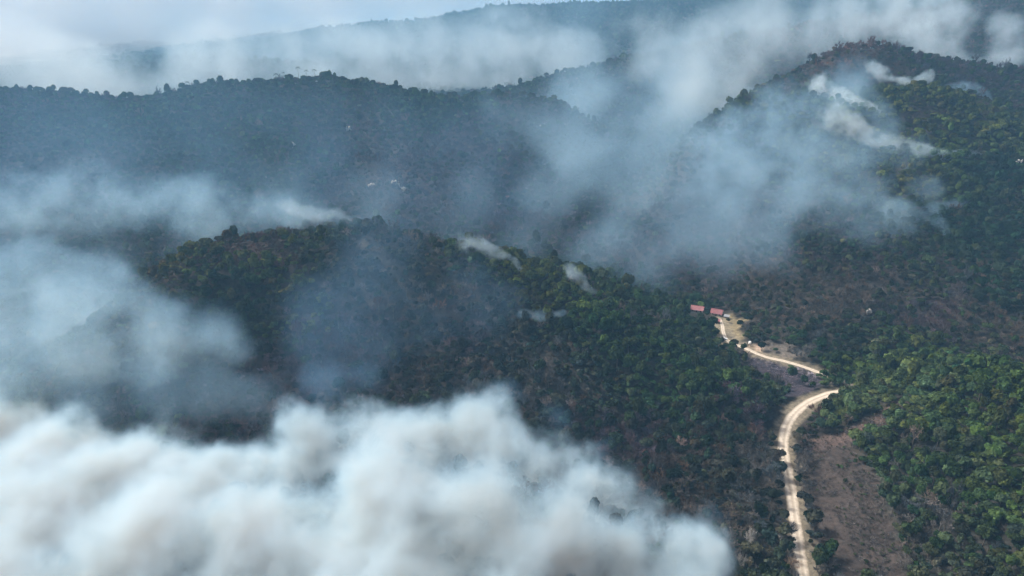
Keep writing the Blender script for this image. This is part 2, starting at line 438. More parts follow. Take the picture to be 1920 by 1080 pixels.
def rand_dirs(n):
    v = rng.normal(size=(n, 3)); return v / np.linalg.norm(v, axis=1, keepdims=True)
def quads(C, N, s, aspect=1.0, spin=None):
    """leaf-clump faces: centre, normal, size"""
    n = len(C)
    r = rand_dirs(n); T = np.cross(N, r); T /= np.linalg.norm(T, axis=1, keepdims=True) + 1e-9
    B = np.cross(N, T)
    s = s[:, None]
    V = np.stack([C - T*s - B*s*aspect*.6, C + T*s*.8 - B*s*aspect, C + T*s + B*s*aspect*.7, C - T*s*.7 + B*s*aspect], 1).reshape(-1, 3)
    return V, np.arange(n * 4).reshape(-1, 4)
def ico(sub=1):
    bm = bmesh.new(); bmesh.ops.create_icosphere(bm, subdivisions=sub, radius=1)
    V = np.array([v.co[:] for v in bm.verts]); F = np.array([[v.index for v in f.verts] for f in bm.faces]); bm.free()
    return V, F
def green_crown(name, nl, nleaf, flat=0.75, spread=0.6, size=0.16):
    """unit crown: radius about 1, base of the crown at z=0.7, stands on z=0 (whole tree about 2.4 high)"""
    lob = rand_dirs(nl) * (rng.random((nl, 1)) ** 0.5) * spread * np.array([1.25, 0.85, 1])
    lob[:, 2] = np.abs(lob[:, 2]) * flat * 0.9 + rng.random(nl) * 0.15
    lob[0] = (0, 0, 0.25)
    rad = rng.uniform(0.24, 0.56, nl); rad[0] = 0.5
    k = rng.integers(0, nl, nleaf)
    d = rand_dirs(nleaf); d[:, 2] = np.where(d[:, 2] < -0.35, -d[:, 2], d[:, 2])
    rr = rad[k][:, None] * rng.uniform(0.75, 1.3, (nleaf, 1))
    C = lob[k] + d * rr * np.array([1, 1, flat])
    N = d + rand_dirs(nleaf) * 0.7; N /= np.linalg.norm(N, axis=1, keepdims=True)
    V1, F1 = quads(C, N, rng.uniform(0.6, 1.25, nleaf) * size)
    V1[:, 2] += 1.15
    VV, FF = [V1], [np.concatenate([F1[:, [0, 1, 2]], F1[:, [0, 2, 3]]])]
    off = len(V1)
    iv, jf = ico(1)
    for q in range(nl):
        v = iv * rad[q] * 0.8 * rng.uniform(0.85, 1.1, (len(iv), 1)) * np.array([1, 1, flat]) + lob[q]
        v[:, 2] += 1.15
        VV.append(v); FF.append(jf + off); off += len(v)
    return np_mesh(name, np.vstack(VV), np.vstack(FF), False)
def dry_crown(name, nb, ntw, width=0.02, leafy=0):
    """unit leafless crown: limbs that fork, ending in a haze of fine twigs"""
    VV = []; FF = []; off = 0
    def stick(p, q, w0, w1):
        nonlocal off
        d = q - p; L = np.linalg.norm(d); d = d / (L + 1e-9)
        r = rand_dirs(1)[0]; T = np.cross(d, r); T /= np.linalg.norm(T) + 1e-9
        B = np.cross(d, T)
        ring = [T, -0.5*T + 0.87*B, -0.5*T - 0.87*B]
        VV.append(np.array([p + a * w0 for a in ring] + [q + a * w1 for a in ring]))
        FF.append(np.array([[0,1,4],[0,4,3],[1,2,5],[1,5,4],[2,0,3],[2,3,5]]) + off); off += 6
    base = np.array([0, 0, 0.8]); ends = []
    for b in range(nb):
        a = b * 2.4 + rng.random(); el = rng.uniform(0.35, 1.2)
        d = np.array([math.cos(a) * math.cos(el), math.sin(a) * math.cos(el), math.sin(el)])
        mid = base + d * rng.uniform(0.45, 0.65); stick(base - [0, 0, .15], mid, 0.035, 0.022)
        for _ in range(3):
            e = mid + (d + rand_dirs(1)[0] * 0.75) * 0.38; stick(mid, e, 0.02, 0.01); ends.append((mid, e))
    ends = np.array(ends)
    k = rng.integers(0, len(ends), ntw); t = rng.uniform(0.2, 1, (ntw, 1))
    P = ends[k, 0] * (1 - t) + ends[k, 1] * t
    d = rand_dirs(ntw) + (ends[k, 1] - ends[k, 0]) * 1.6 + [0, 0, 0.25]; d /= np.linalg.norm(d, axis=1, keepdims=True)
    Q = P + d * rng.uniform(0.2, 0.42, (ntw, 1))
    T = np.cross(d, rand_dirs(ntw)); T /= np.linalg.norm(T, axis=1, keepdims=True)
    w = rng.uniform(0.6, 1.4, (ntw, 1)) * width
    V1 = np.stack([P - T*w, P + T*w, Q], 1).reshape(-1, 3); VV.append(V1)
    FF.append(np.arange(ntw * 3).reshape(-1, 3) + off); off += len(V1)
    if leafy:
        kk = rng.integers(0, ntw, leafy); C = Q[kk]
        v, f = quads(C, rand_dirs(leafy), rng.uniform(.5, 1.2, leafy) * 0.055)
        VV.append(v); FF.append(np.concatenate([f[:, [0,1,2]], f[:, [0,2,3]]]) + off); off += len(v)
    return np_mesh(name, np.vstack(VV), np.vstack(FF), False)
def trunk_mesh(name, h=1.25, r=0.055, bend=0.08, forks=3):
    VV = []; FF = []; off = 0; K = 6
    def tube(P, Rr):
        nonlocal off
        for i, (p, r_) in enumerate(zip(P, Rr)):
            a = np.arange(K) * 2 * math.pi / K
            VV.append(np.stack([p[0] + np.cos(a) * r_, p[1] + np.sin(a) * r_, np.full(K, p[2])], 1))
        for i in range(len(P) - 1):
            for k in range(K):
                k2 = (k + 1) % K
                FF.append([[off + i*K + k, off + i*K + k2, off + (i+1)*K + k2], [off + i*K + k, off + (i+1)*K + k2, off + (i+1)*K + k]])
        off += len(P) * K
    bx, by = rng.uniform(-bend, bend, 2)
    tube([(0, 0, -0.25), (bx*.2, by*.2, h*.3), (bx*.7, by*.7, h*.7), (bx, by, h)], [r*1.5, r, r*.8, r*.55])
    for f in range(forks):
        a = f * 2.1 + rng.random()
        tube([(bx*.8, by*.8, h*.72), (bx + math.cos(a)*.2, by + math.sin(a)*.2, h*.95), (bx + math.cos(a)*.42, by + math.sin(a)*.42, h*1.2)], [r*.5, r*.35, r*.15])
    return np_mesh(name, np.vstack(VV), np.array(FF).reshape(-1, 3), True)

green_me = [green_crown('crown', 7, 420, .75), green_crown('crown', 9, 460, .6, .75), green_crown('crown', 5, 340, 1.0, .45), green_crown('crown', 8, 420, .8, .7, .14), green_crown('crown', 6, 360, .65, .62)]
dry_me = [dry_crown('crown', 7, 420, .022), dry_crown('crown', 8, 460, .02), dry_crown('crown', 6, 360, .022, 110), dry_crown('crown', 9, 480, .018, 60)]
for m_ in green_me: m_.materials.append(M_leaf)
for m_ in dry_me: m_.materials.append(M_twig)
trunk_me = [trunk_mesh('trunk') for _ in range(4)]
for m_ in trunk_me: m_.materials.append(M_bark)

# scatter positions -------------------------------------------------
def jitter_grid(y0, y1, sp, half=1.05):
    if y0 > 1500: half = 0.85
    xs = np.arange(-y1 * half - 160, y1 * half + 160, sp); ys = np.arange(y0, y1, sp)
    X, Y = np.meshgrid(xs, ys)
    X = X.ravel() + rng.uniform(-.48, .48, X.size) * sp; Y = Y.ravel() + rng.uniform(-.48, .48, Y.size) * sp
    k = np.abs(X) < Y * half + 160
    return X[k], Y[k]
def build_sites():
    out = []
    for y0, y1, sp, sc in ((70, 185, 4.2, 1.1), (185, 430, 3.3, 1.0), (430, 620, 3.8, 1.0), (620, 1060, 4.3, 1.1), (1060, 1700, 5.2, 1.25), (1700, 3300, 8.0, 1.8)):
        X, Y = jitter_grid(y0, y1, sp)
        out.append(np.stack([X, Y, np.full(len(X), sc)], 1))
    return np.vstack(out)
S = build_sites()
X, Y, SC = S.T
rd = road_dist(X, Y)
wx, wy = X + fbm(X, Y, 14, 51, 2) * 4, Y + fbm(X, Y, 14, 53, 2) * 4
r1 = rng.random(len(X))
keep = rd > np.where(Y < 420, 4.6, 3.6)
infield = inside(field, wx, wy)
keep &= ~(infield & (r1 > 0.035))
keep &= ~(inside(burnt, wx, wy) & (r1 > 0.10))
keep &= ~(inside(slope_clear, wx, wy) & (r1 > 0.25))
keep &= ~(inside(yard, wx, wy) & (r1 > 0.02))
keep &= ~inside(pad, X, Y)
keep &= ~((rd < 9.5) & (Y > 345) & (Y < 403) & (X < 206))
keep &= ~((rd < 7.5) & (Y > 415) & (Y < 478))
hx_, hy_ = floor_pt(1325, 590)
keep &= ~((np.abs(X - hx_) < 20) & (Y < hy_ + 9) & (Y > hy_ - 28) & (r1 > 0.05))
X, Y, SC = X[keep], Y[keep], SC[keep]; infield = infield[keep]
Z = height(X, Y)
g_, l_, d_ = zones(X, Y)
patch = fbm(X, Y, 26, 71, 3)
isg = (rng.random(len(X)) * 0.55 + 0.225 + patch * 0.35) < 0.24 + 0.72 * g_
keepd = isg | (rng.random(len(X)) < 0.93)
X, Y, Z, SC, g_, l_, d_, isg, infield, patch = [v[keepd] for v in (X, Y, Z, SC, g_, l_, d_, isg, infield, patch)]
nT = len(X)
size = rng.lognormal(0, 0.28, nT) * SC * np.where(isg, 2.35, 2.5) * (1 + 0.25 * patch)
size = size * np.where(isg, 0.85 + 0.4 * g_, 1.0)
size = np.clip(size, 1.0, 4.6 * SC)
size[infield] *= 0.45
hs = size * rng.uniform(0.6, 1.6, nT) * np.where(rng.random(nT) < 0.04, 1.45, 1.0)
vary = rng.lognormal(0, 0.34, nT)[:, None]
warm = rng.normal(0, 0.16, nT)[:, None] * np.array([[1.0, 0.25, -0.4]])
lf = np.clip(g_ + rng.normal(0, 0.28, nT) + patch * .3, 0.0, 1)[:, None]
tint = np.where(isg[:, None], l_ * lf + (d_ * 0.45 + l_ * 0.25) * (1 - lf), d_) * vary * (1 + warm)
tint = np.clip(tint, 0.004, 0.5)
rotz = rng.uniform(0, 2 * math.pi, nT)
print('sites', nT, isg.sum())

ppx, ppy, pf = project(np.stack([X, Y, Z + hs * 1.3], 1))
inframe = (ppx > 5) & (ppx < 1915) & (ppy > 5) & (ppy < 1075)
plume_px = np.array([(0,740),(300,760),(420,800),(560,780),(620,690),(960,720),(1040,800),(1150,860),(1240,940),(1330,960),(1385,1000),(1370,1080),(1370,1200),(0,1200)], float)
inframe &= ~inside(plume_px, ppx, ppy)
score = np.where(inframe, size / pf, 0)
single = np.zeros(nT, bool)
for sel, cnt in ((isg, 290), (~isg, 290)):
    idx = np.where(sel & (score > 0))[0]
    idx = idx[np.argsort(-score[idx])][:cnt]
    single[idx] = True

def tree_group(k):
    py, y, x = ppy[k], Y[k], X[k]
    f = size[k] / SC[k]
    rx = np.interp(y, road[:88, 1], road[:88, 0]) if y < 330 else 150
    if infield[k]: place = 'alone in the bare brown clearing'
    elif x < rx - 22:
        far = x < rx - 85
        if y < 300: place = 'on the hill foot beside the big smoke plume'
        elif y < 345: place = 'low on the hillside above the big smoke plume' if far else 'on the hillside facing the brown clearing'
        elif y < 400: place = 'halfway up the dark middle hill' if far else 'on the hillside left of the road bend'
        elif y < 450: place = 'high on the dark face of the middle hill' if far else 'on the hill shoulder below the homestead'
        else: place = 'at the crest of the middle hill' if far else 'in the valley wood near the homestead'
    elif x < rx: place = 'on the uphill edge of the dirt road'
    elif y > 355: place = 'in the thicket inside the road bend'
    elif x < rx + 25: place = 'between the dirt road and the brown clearing'
    elif py < 800: place = 'at the top of the wooded knoll'
    elif py < 900: place = 'halfway down the wooded knoll'
    elif py < 990: place = 'low on the wooded slope past the clearing'
    else: place = 'at the bottom edge of the wooded slope'
    v = vary[k][0]
    if isg[k]: c = 'very dark green' if tint[k][1] < 0.028 else 'dark green' if tint[k][1] < 0.05 else 'mid green' if tint[k][1] < 0.085 else 'bright green'
    else: c = 'dark leafless' if d_[k].mean() * v < 0.065 else 'brown leafless' if d_[k].mean() * v < 0.10 else 'pale grey leafless'
    sz = 'very wide' if f > 3.4 else 'wide' if f > 2.8 else 'middling' if f > 2.2 else 'small'
    return f'{sz} {c} tree {place}', f'{sz} {c} trees {place}'
groups = {}
for q, k in enumerate(np.where(single)[0]):
    label, grp = tree_group(k)
    nm = 'broadleaf_tree' if isg[k] else 'leafless_tree'
    e = bpy.data.objects.new(nm, None); col.objects.link(e)
    e.empty_display_size = 1
    e.location = (X[k], Y[k], Z[k]); e.rotation_euler = (0, 0, rotz[k]); e.scale = (size[k], size[k], hs[k])
    tag(e, label, 'tree', grp)
    cm = green_me[q % len(green_me)] if isg[k] else dry_me[q % len(dry_me)]
    c = bpy.data.objects.new('crown', cm); col.objects.link(c); c.parent = e; c['tint'] = [float(v) for v in tint[k]]
    t = bpy.data.objects.new('trunk', trunk_me[q % 4]); col.objects.link(t); t.parent = e

# the rest of the forest: instances in one object per kind
def scatter(name, mask, meshes, label):
    idx = np.where(mask)[0]
    if len(idx) == 0: return
    me = bpy.data.meshes.new(name)
    me.vertices.add(len(idx)); me.vertices.foreach_set('co', np.stack([X[idx], Y[idx], Z[idx]], 1).astype(np.float32).ravel())
    at = me.attributes.new('tint', 'FLOAT_VECTOR', 'POINT'); at.data.foreach_set('vector', tint[idx].astype(np.float32).ravel())
    at = me.attributes.new('rot', 'FLOAT_VECTOR', 'POINT'); at.data.foreach_set('vector', np.stack([rng.normal(0, .08, len(idx)), rng.normal(0, .08, len(idx)), rotz[idx]], 1).astype(np.float32).ravel())
    at = me.attributes.new('siz', 'FLOAT_VECTOR', 'POINT'); at.data.foreach_set('vector', np.stack([size[idx] * rng.uniform(.78, 1.22, len(idx)), size[idx] * rng.uniform(.78, 1.22, len(idx)), hs[idx]], 1).astype(np.float32).ravel())
    at = me.attributes.new('pick', 'INT', 'POINT'); at.data.foreach_set('value', rng.integers(0, len(meshes), len(idx)).astype(np.int32))
    o = bpy.data.objects.new(name, me); col.objects.link(o)
    tag(o, label, None, None, 'stuff')
    ng = bpy.data.node_groups.new(name, 'GeometryNodeTree')
    ng.interface.new_socket('Geometry', in_out='INPUT', socket_type='NodeSocketGeometry')
    ng.interface.new_socket('Geometry', in_out='OUTPUT', socket_type='NodeSocketGeometry')
    N = ng.nodes.new; L = ng.links.new
    gi = N('NodeGroupInput'); go = N('NodeGroupOutput')
    jn = N('GeometryNodeJoinGeometry')
    for ob in meshes:
        oi = N('GeometryNodeObjectInfo'); oi.transform_space = 'ORIGINAL'; oi.inputs[0].default_value = ob; oi.inputs['As Instance'].default_value = True
        L(oi.outputs['Geometry'], jn.inputs[0])
    m2p = N('GeometryNodeMeshToPoints')
    L(gi.outputs[0], m2p.inputs[0])
    ip = N('GeometryNodeInstanceOnPoints'); L(m2p.outputs[0], ip.inputs['Points']); L(jn.outputs[0], ip.inputs['Instance'])
    ip.inputs['Pick Instance'].default_value = True
    def na(nm, ty):
        a = N('GeometryNodeInputNamedAttribute'); a.data_type = ty; a.inputs[0].default_value = nm; return a.outputs[0]
    L(na('pick', 'INT'), ip.inputs['Instance Index'])
    e2r = N('FunctionNodeEulerToRotation'); L(na('rot', 'FLOAT_VECTOR'), e2r.inputs[0]); L(e2r.outputs[0], ip.inputs['Rotation'])
    L(na('siz', 'FLOAT_VECTOR'), ip.inputs['Scale'])
    L(ip.outputs[0], go.inputs[0])
    md = o.modifiers.new('forest', 'NODES'); md.node_group = ng
    return o
def first_users(meshes):
    r = []
    for m_ in meshes:
        r.append(next(o for o in col.objects if o.data is m_))
    return r
scatter('green_forest', isg & ~single, first_users(green_me), 'dense mass of leafy green trees covering the hills and valley')
scatter('dry_forest', ~isg & ~single, first_users(dry_me), 'mass of leafless brown and grey trees covering the burnt slopes')
#@@MORE@@
# ------------------------------------------------------------------ haze and smoke
def smoke_material(name, puffs, dens, color, amp, nscale, edge=0.45, thr=0.0, detail=4, aniso=0.15, step=1.0, breakup=1.0, seed=0.0, soot=0.035, gain=1.15, warp=0.35, power=1.5, slow=0.6, fade=0.0):
    m, nt, out = mat(name); L = nt.links.new
    tc = node(nt, 'ShaderNodeNewGeometry')
    mp = node(nt, 'ShaderNodeVectorMath', operation='ADD'); mp.inputs[1].default_value = (seed * 913.7, seed * 311.1, seed * 71.3); L(tc.outputs['Position'], mp.inputs[0])
    n0 = node(nt, 'ShaderNodeTexNoise'); n0.inputs['Scale'].default_value = nscale * slow; n0.inputs['Detail'].default_value = 3.0; n0.inputs['Roughness'].default_value = 0.5
    L(mp.outputs[0], n0.inputs['Vector'])
    ds = node(nt, 'ShaderNodeVectorMath', operation='MULTIPLY_ADD')      # wander of the position by the slow noise
    L(n0.outputs['Color'], ds.inputs[0]); ds.inputs[1].default_value = (3 * amp,) * 3
    sh = node(nt, 'ShaderNodeVectorMath', operation='SUBTRACT'); L(tc.outputs['Position'], sh.inputs[0]); sh.inputs[1].default_value = (1.5 * amp,) * 3
    L(sh.outputs[0], ds.inputs[2])
    n1 = node(nt, 'ShaderNodeTexNoise'); n1.inputs['Scale'].default_value = nscale; n1.inputs['Detail'].default_value = detail; n1.inputs['Roughness'].default_value = 0.64
    mq_ = node(nt, 'ShaderNodeVectorMath', operation='MULTIPLY_ADD'); L(n0.outputs['Color'], mq_.inputs[0]); mq_.inputs[1].default_value = (warp / nscale,) * 3; L(mp.outputs[0], mq_.inputs[2])
    L(mq_.outputs[0], n1.inputs['Vector'])
    prev = None
    for q_, (c, r) in enumerate(puffs):                                    # soft blobs that melt into one another
        a = node(nt, 'ShaderNodeVectorMath', operation='DISTANCE'); L(ds.outputs[0], a.inputs[0]); a.inputs[1].default_value = tuple(c)
        b = node(nt, 'ShaderNodeMapRange', interpolation_type='SMOOTHSTEP'); L(a.outputs['Value'], b.inputs[0]); b.inputs[1].default_value = r * 0.2; b.inputs[2].default_value = r * 1.25; b.inputs[3].default_value = fade * q_ / len(puffs)
        if prev is None: prev = b
        else:
            x = node(nt, 'ShaderNodeMath', operation='MULTIPLY'); L(prev.outputs[0], x.inputs[0]); L(b.outputs[0], x.inputs[1]); prev = x
    inv = node(nt, 'ShaderNodeMath', operation='SUBTRACT'); inv.inputs[0].default_value = 1.0; L(prev.outputs[0], inv.inputs[1]); prev = inv
    # erode the soft body with many-scale noise: near the rim only the densest curls survive
    fa = node(nt, 'ShaderNodeMath', operation='MULTIPLY_ADD'); L(n1.outputs[0], fa.inputs[0]); fa.inputs[1].default_value = 2.4 * breakup; fa.inputs[2].default_value = -1.2 * breakup - thr - 0.45
    f = node(nt, 'ShaderNodeMath', operation='MULTIPLY_ADD'); L(prev.outputs[0], f.inputs[0]); f.inputs[1].default_value = gain; L(fa.outputs[0], f.inputs[2])
    ms = node(nt, 'ShaderNodeMapRange', interpolation_type='LINEAR'); L(f.outputs[0], ms.inputs[0]); ms.inputs[1].default_value = 0.0; ms.inputs[2].default_value = edge
    pw = node(nt, 'ShaderNodeMath', operation='POWER'); L(ms.outputs[0], pw.inputs[0]); pw.inputs[1].default_value = power
    cut = node(nt, 'ShaderNodeMapRange'); L(prev.outputs[0], cut.inputs[0]); cut.inputs[1].default_value = 0.0; cut.inputs[2].default_value = 0.35; cut.inputs[4].default_value = dens
    dn = node(nt, 'ShaderNodeMath', operation='MULTIPLY'); L(pw.outputs[0], dn.inputs[0]); L(cut.outputs[0], dn.inputs[1])
    vs = node(nt, 'ShaderNodeVolumeScatter'); vs.inputs['Color'].default_value = (*color, 1); vs.inputs['Anisotropy'].default_value = aniso
    L(dn.outputs[0], vs.inputs['Density'])
    va = node(nt, 'ShaderNodeVolumeAbsorption'); va.inputs['Color'].default_value = (0.0, 0.35, 0.55, 1)
    dm = node(nt, 'ShaderNodeMath', operation='MULTIPLY'); L(dn.outputs[0], dm.inputs[0]); dm.inputs[1].default_value = soot; L(dm.outputs[0], va.inputs['Density'])
    ad = node(nt, 'ShaderNodeAddShader'); L(vs.outputs[0], ad.inputs[0]); L(va.outputs[0], ad.inputs[1])
    L(ad.outputs[0], out.inputs['Volume'])
    m.cycles.volume_step_rate = step
    return m
def infill(puffs, chain):
    if not chain: return puffs
    out = [puffs[0]]
    for (c0, r0), (c1, r1) in zip(puffs[:-1], puffs[1:]):
        k = int(np.linalg.norm(c1 - c0) // (0.75 * (r0 + r1) / 2))
        for q in range(1, k + 1):
            t = q / (k + 1); out.append((c0 * (1 - t) + c1 * t, r0 * (1 - t) + r1 * t))
        out.append((c1, r1))
    return out
def puff_world(p):
    px, py, Yd, rpx = p[:4]
    P = at_y(px, py, Yd)
    f = Yd * CT - (P[2] - CAM_H) * ST
    return P, rpx * f / FPX
def smoke(name, plist, dens, color, amp, nscale, label, cat='smoke plume', group=None, chain=False, **kw):
    puffs = infill([puff_world(p) for p in plist], chain)
    bm = bmesh.new(); rmin = min(r for _, r in puffs); padv = amp * 2.0
    for c, r in puffs:
        bmesh.ops.create_icosphere(bm, subdivisions=2, radius=r * 1.22 + padv, matrix=Matrix.Translation(Vector(c)))
    me = bpy.data.meshes.new(name); bm.to_mesh(me); bm.free()
    tmp = bpy.data.objects.new(name, me); col.objects.link(tmp)
    md = tmp.modifiers.new('r', 'REMESH'); md.mode = 'VOXEL'; md.voxel_size = max(rmin / 3.0, 2.5)
    dg = bpy.context.evaluated_depsgraph_get(); dg.update()
    me2 = bpy.data.meshes.new_from_object(tmp.evaluated_get(dg)); tmp.modifiers.clear()
    tmp.data = me2; me2.name = name; bpy.data.meshes.remove(me)
    me2.materials.clear(); me2.materials.append(smoke_material(name, puffs, dens, color, amp, nscale, **kw))
    tag(tmp, label, cat, group)
    return tmp
def grow(pl, k):
    return [(p[0], p[1], p[2], p[3] * k) for p in pl]

hz, nt, out = mat('blue_haze')
pv = node(nt, 'ShaderNodeVolumePrincipled'); pv.inputs['Color'].default_value = (0.32, 0.67, 1.0, 1); pv.inputs['Density'].default_value = HAZE
pv.inputs['Anisotropy'].default_value = 0.1
nt.links.new(pv.outputs[0], out.inputs['Volume'])
bm = bmesh.new(); bmesh.ops.create_cube(bm, size=1.0)
zlo, zhi = float(GZ.min()) - 1.5, max(CAM_H + 6, float(GZ.max()) + 25)
for v in bm.verts: v.co = Vector((v.co.x * 16000, v.co.y * 16000 + 4000, zlo if v.co.z < 0 else zhi))
me = bpy.data.meshes.new('haze'); bm.to_mesh(me); bm.free()
tag(link_mesh('haze', me, hz), kind='stuff')

WHITE = (0.62, 0.84, 1.0); BLUE = (0.30, 0.62, 1.0); PALE = (0.42, 0.72, 1.0); CREAM = (0.94, 0.98, 1.0)
def near(px, py, back, rpx):
    """a puff that hangs BACK metres in front of the slope seen at that pixel"""
    g = ground_at(px, py)
    return (px, py, max(g[1] - back, 150), rpx)
A = [(-30,845,318,130),(130,875,314,122),(290,905,306,112),(450,910,304,108),(640,825,318,104),(780,830,314,96),(910,820,318,104),(1020,880,302,100),(1120,945,286,92),(1215,1000,264,88),(1290,1025,240,84),(1335,1050,230,74),(1300,1120,225,70),
     (60,1000,245,165),(270,1020,240,160),(480,1020,240,160),(700,970,250,165),(880,980,244,160),(1050,1040,236,140),(1200,1100,228,115),
     (100,1180,212,170),(400,1180,212,170),(700,1180,212,170),(960,1180,212,150),(600,1100,222,150),(800,1100,222,150),(60,900,290,130),(200,925,286,130),(360,935,284,125),(520,930,286,110)]
smoke('smoke_plume', A, 0.17, (0.54, 0.80, 1.0), 15.0, 0.030, 'huge dense white smoke plume billowing over the slope below the wooded hill', edge=1.5, thr=-0.28, gain=1.65, detail=9, breakup=2.1, soot=0.12, step=0.4, power=2.2, slow=1.0)
B = [(-20,520,400,80),(80,545,396,85),(170,560,392,80),(270,600,385,72),(350,640,380,64),(410,670,372,50),(10,640,372,90),(160,660,368,85),(280,700,358,60),(0,720,350,80),(60,500,410,60)]
smoke('smoke_plume', grow(B, 1.3), 0.020, PALE, 12.0, 0.026, 'torn blue grey smoke hanging left of the wooded hill, above the white plume', edge=1.1, thr=-0.3, detail=5, breakup=2.2, seed=1)
C = [(652,412,500,12),(628,408,503,20),(596,405,508,26),(555,400,515,36),(505,396,525,44),(445,390,540,50),(375,385,555,56),(300,378,575,60),(215,370,590,64),(130,380,600,64),(30,400,600,70)]
smoke('smoke_plume', grow(C, 1.3), 0.019, PALE, 10.0, 0.026, 'blue smoke trailing left from the crest of the middle hill', edge=1.2, thr=-0.3, breakup=1.5, seed=2)
smoke('smoke_plume', [(655,411,499,8),(640,406,501,12),(620,403,504,15),(590,398,508,18),(555,392,512,22),(520,385,520,24)], 0.035, WHITE, 5.0, 0.05, 'bright smoke jet at the very crest of the middle hill', edge=1.0, breakup=1.7, seed=3, chain=True, fade=0.6, thr=-0.15, gain=1.5, slow=1.0)
Hc = [near(620,600,16,75), near(700,540,16,75), near(660,670,18,75), near(760,480,14,55), near(780,600,14,70), near(590,680,20,55), near(860,530,12,50), near(900,600,12,60), near(700,450,12,50)]
smoke('smoke_veil', grow(Hc, 1.45), 0.0042, BLUE, 12.0, 0.022, 'thin blue smoke veil clinging to the face of the middle hill', cat='smoke veil', edge=1.3, thr=-0.4, breakup=1.4, seed=4)
smoke('smoke_veil', [near(620,720,34,60), near(690,705,32,40), near(570,760,34,40), near(960,740,30,40), near(1050,790,28,44), near(1130,850,26,42), near(1230,925,24,36), near(1350,970,18,36)], 0.012, BLUE, 9.0, 0.03, 'blue wispy fringe along the upper edge of the white plume', cat='smoke veil', edge=1.0, thr=-0.1, breakup=1.2, seed=5)
gw = 'smoke wisps on the middle hill'
smoke('smoke_wisp', [(977,499,448,6), (958,488,450,9), (938,477,452,12), (912,465,454,16), (875,452,456,22)], 0.05, WHITE, 3.0, 0.10, 'white smoke wisp rising just behind the middle hill crest, uppermost of three', cat='smoke wisp', group=gw, edge=0.9, thr=-0.4, breakup=1.7, seed=6, chain=True, fade=0.6, gain=1.5, slow=1.0)
smoke('smoke_wisp', [(1114,551,438,6), (1103,540,440,9), (1090,526,442,12), (1070,508,444,18)], 0.045, WHITE, 3.0, 0.10, 'small smoke wisp at the low end of the middle hill crest', cat='smoke wisp', group=gw, edge=0.9, thr=-0.4, breakup=1.7, seed=7, chain=True, fade=0.6, gain=1.5, slow=1.0)
smoke('smoke_wisp', [near(1055,588,14,9), near(1035,592,9,12), near(1005,594,10,14), near(980,590,11,12)], 0.04, PALE, 4.0, 0.07, 'faint smoke wisp low among the dark trees of the middle hill', cat='smoke wisp', group=gw, edge=0.9, thr=-0.15, breakup=1.7, seed=8, chain=True, fade=0.6, gain=1.5, slow=1.0)
E = [(1120,480,590,70),(1230,480,580,75),(1340,470,580,75),(1450,480,560,60),(1150,440,640,70),(1190,360,680,85),(1220,300,730,100),(1240,230,780,100),(1120,310,760,90),(1140,220,860,95),(1270,160,900,95),(1320,380,640,80),(1310,300,690,85),(1050,250,850,85),(1400,420,600,80),(1080,160,1100,85),(1040,350,720,80),(960,230,850,70),(1250,440,610,80)]
smoke('smoke_plume', grow(E, 1.15), 0.0058, PALE, 20.0, 0.015, 'broad pale blue smoke filling the valley between the mountain and the right hill', edge=1.2, thr=-0.5, breakup=1.4, seed=9)
E2 = [(1230,100,1150,80),(1300,110,1100,90),(1380,100,1080,95),(1460,80,1060,85),(1540,60,1060,75),(1620,75,1040,45),(1350,180,980,80),(1440,30,1200,80),(1270,200,1000,70),(1560,10,1200,60)]
smoke('smoke_plume', grow(E2, 1.2), 0.0095, WHITE, 20.0, 0.016, 'thick cream smoke bank rising behind the right hill', edge=1.3, thr=-0.2, breakup=1.7, seed=10)
F0 = [(1450,205,800,55),(1385,235,770,55),(1340,280,740,55),(1600,150,790,45),(1660,230,700,36),(1720,300,660,40),(1740,370,620,40),(1600,175,760,45),(1550,200,740,60),(1490,230,720,70),(1420,270,690,75),(1360,310,680,70),(1560,280,680,65),(1500,320,640,70),(1420,350,630,75),(1600,330,610,65),(1640,260,660,45),(1560,380,570,65),(1470,400,570,65),(1640,400,560,55),(1700,430,545,45)]
smoke('smoke_plume', grow(F0, 1.2), 0.0105, PALE, 16.0, 0.030, 'spreading blue smoke drifting down the left flank of the right hill', edge=1.2, thr=-0.35, breakup=1.9, seed=11)
gj = 'smoke jets on the right hill'
smoke('smoke_plume', [near(1657,214,7,9), near(1632,204,12,14), near(1605,193,16,19), near(1578,184,20,20), near(1552,170,24,22), near(1530,155,26,32)], 0.075, WHITE, 7.0, 0.04, 'bright white smoke jet on the left end of the green knoll of the right hill', group=gj, edge=0.9, thr=-0.15, breakup=1.7, seed=12, chain=True, fade=0.6, gain=1.5, slow=1.0)
smoke('smoke_plume', [(1742,150,790,9),(1738,138,792,10),(1720,151,795,11),(1695,154,798,12),(1668,148,805,14),(1648,134,812,15),(1632,120,818,18)], 0.08, WHITE, 5.0, 0.05, 'white smoke line in the dip below the summit of the right hill', group=gj, edge=0.9, thr=-0.15, breakup=1.7, seed=13, chain=True, fade=0.6, gain=1.5, slow=1.0)
smoke('smoke_plume', [near(1842,290,8,8), near(1815,288,9,11), near(1785,290,11,13), near(1750,288,13,15), near(1715,281,15,19), near(1690,275,17,20), near(1660,266,19,18), near(1625,253,20,20), near(1590,236,24,34), near(1560,215,26,40)], 0.06, WHITE, 6.0, 0.045, 'curling smoke band under the green knoll of the right hill', group=gj, edge=1.0, thr=-0.15, breakup=1.7, seed=14, chain=True, fade=0.6, gain=1.5, slow=1.0)
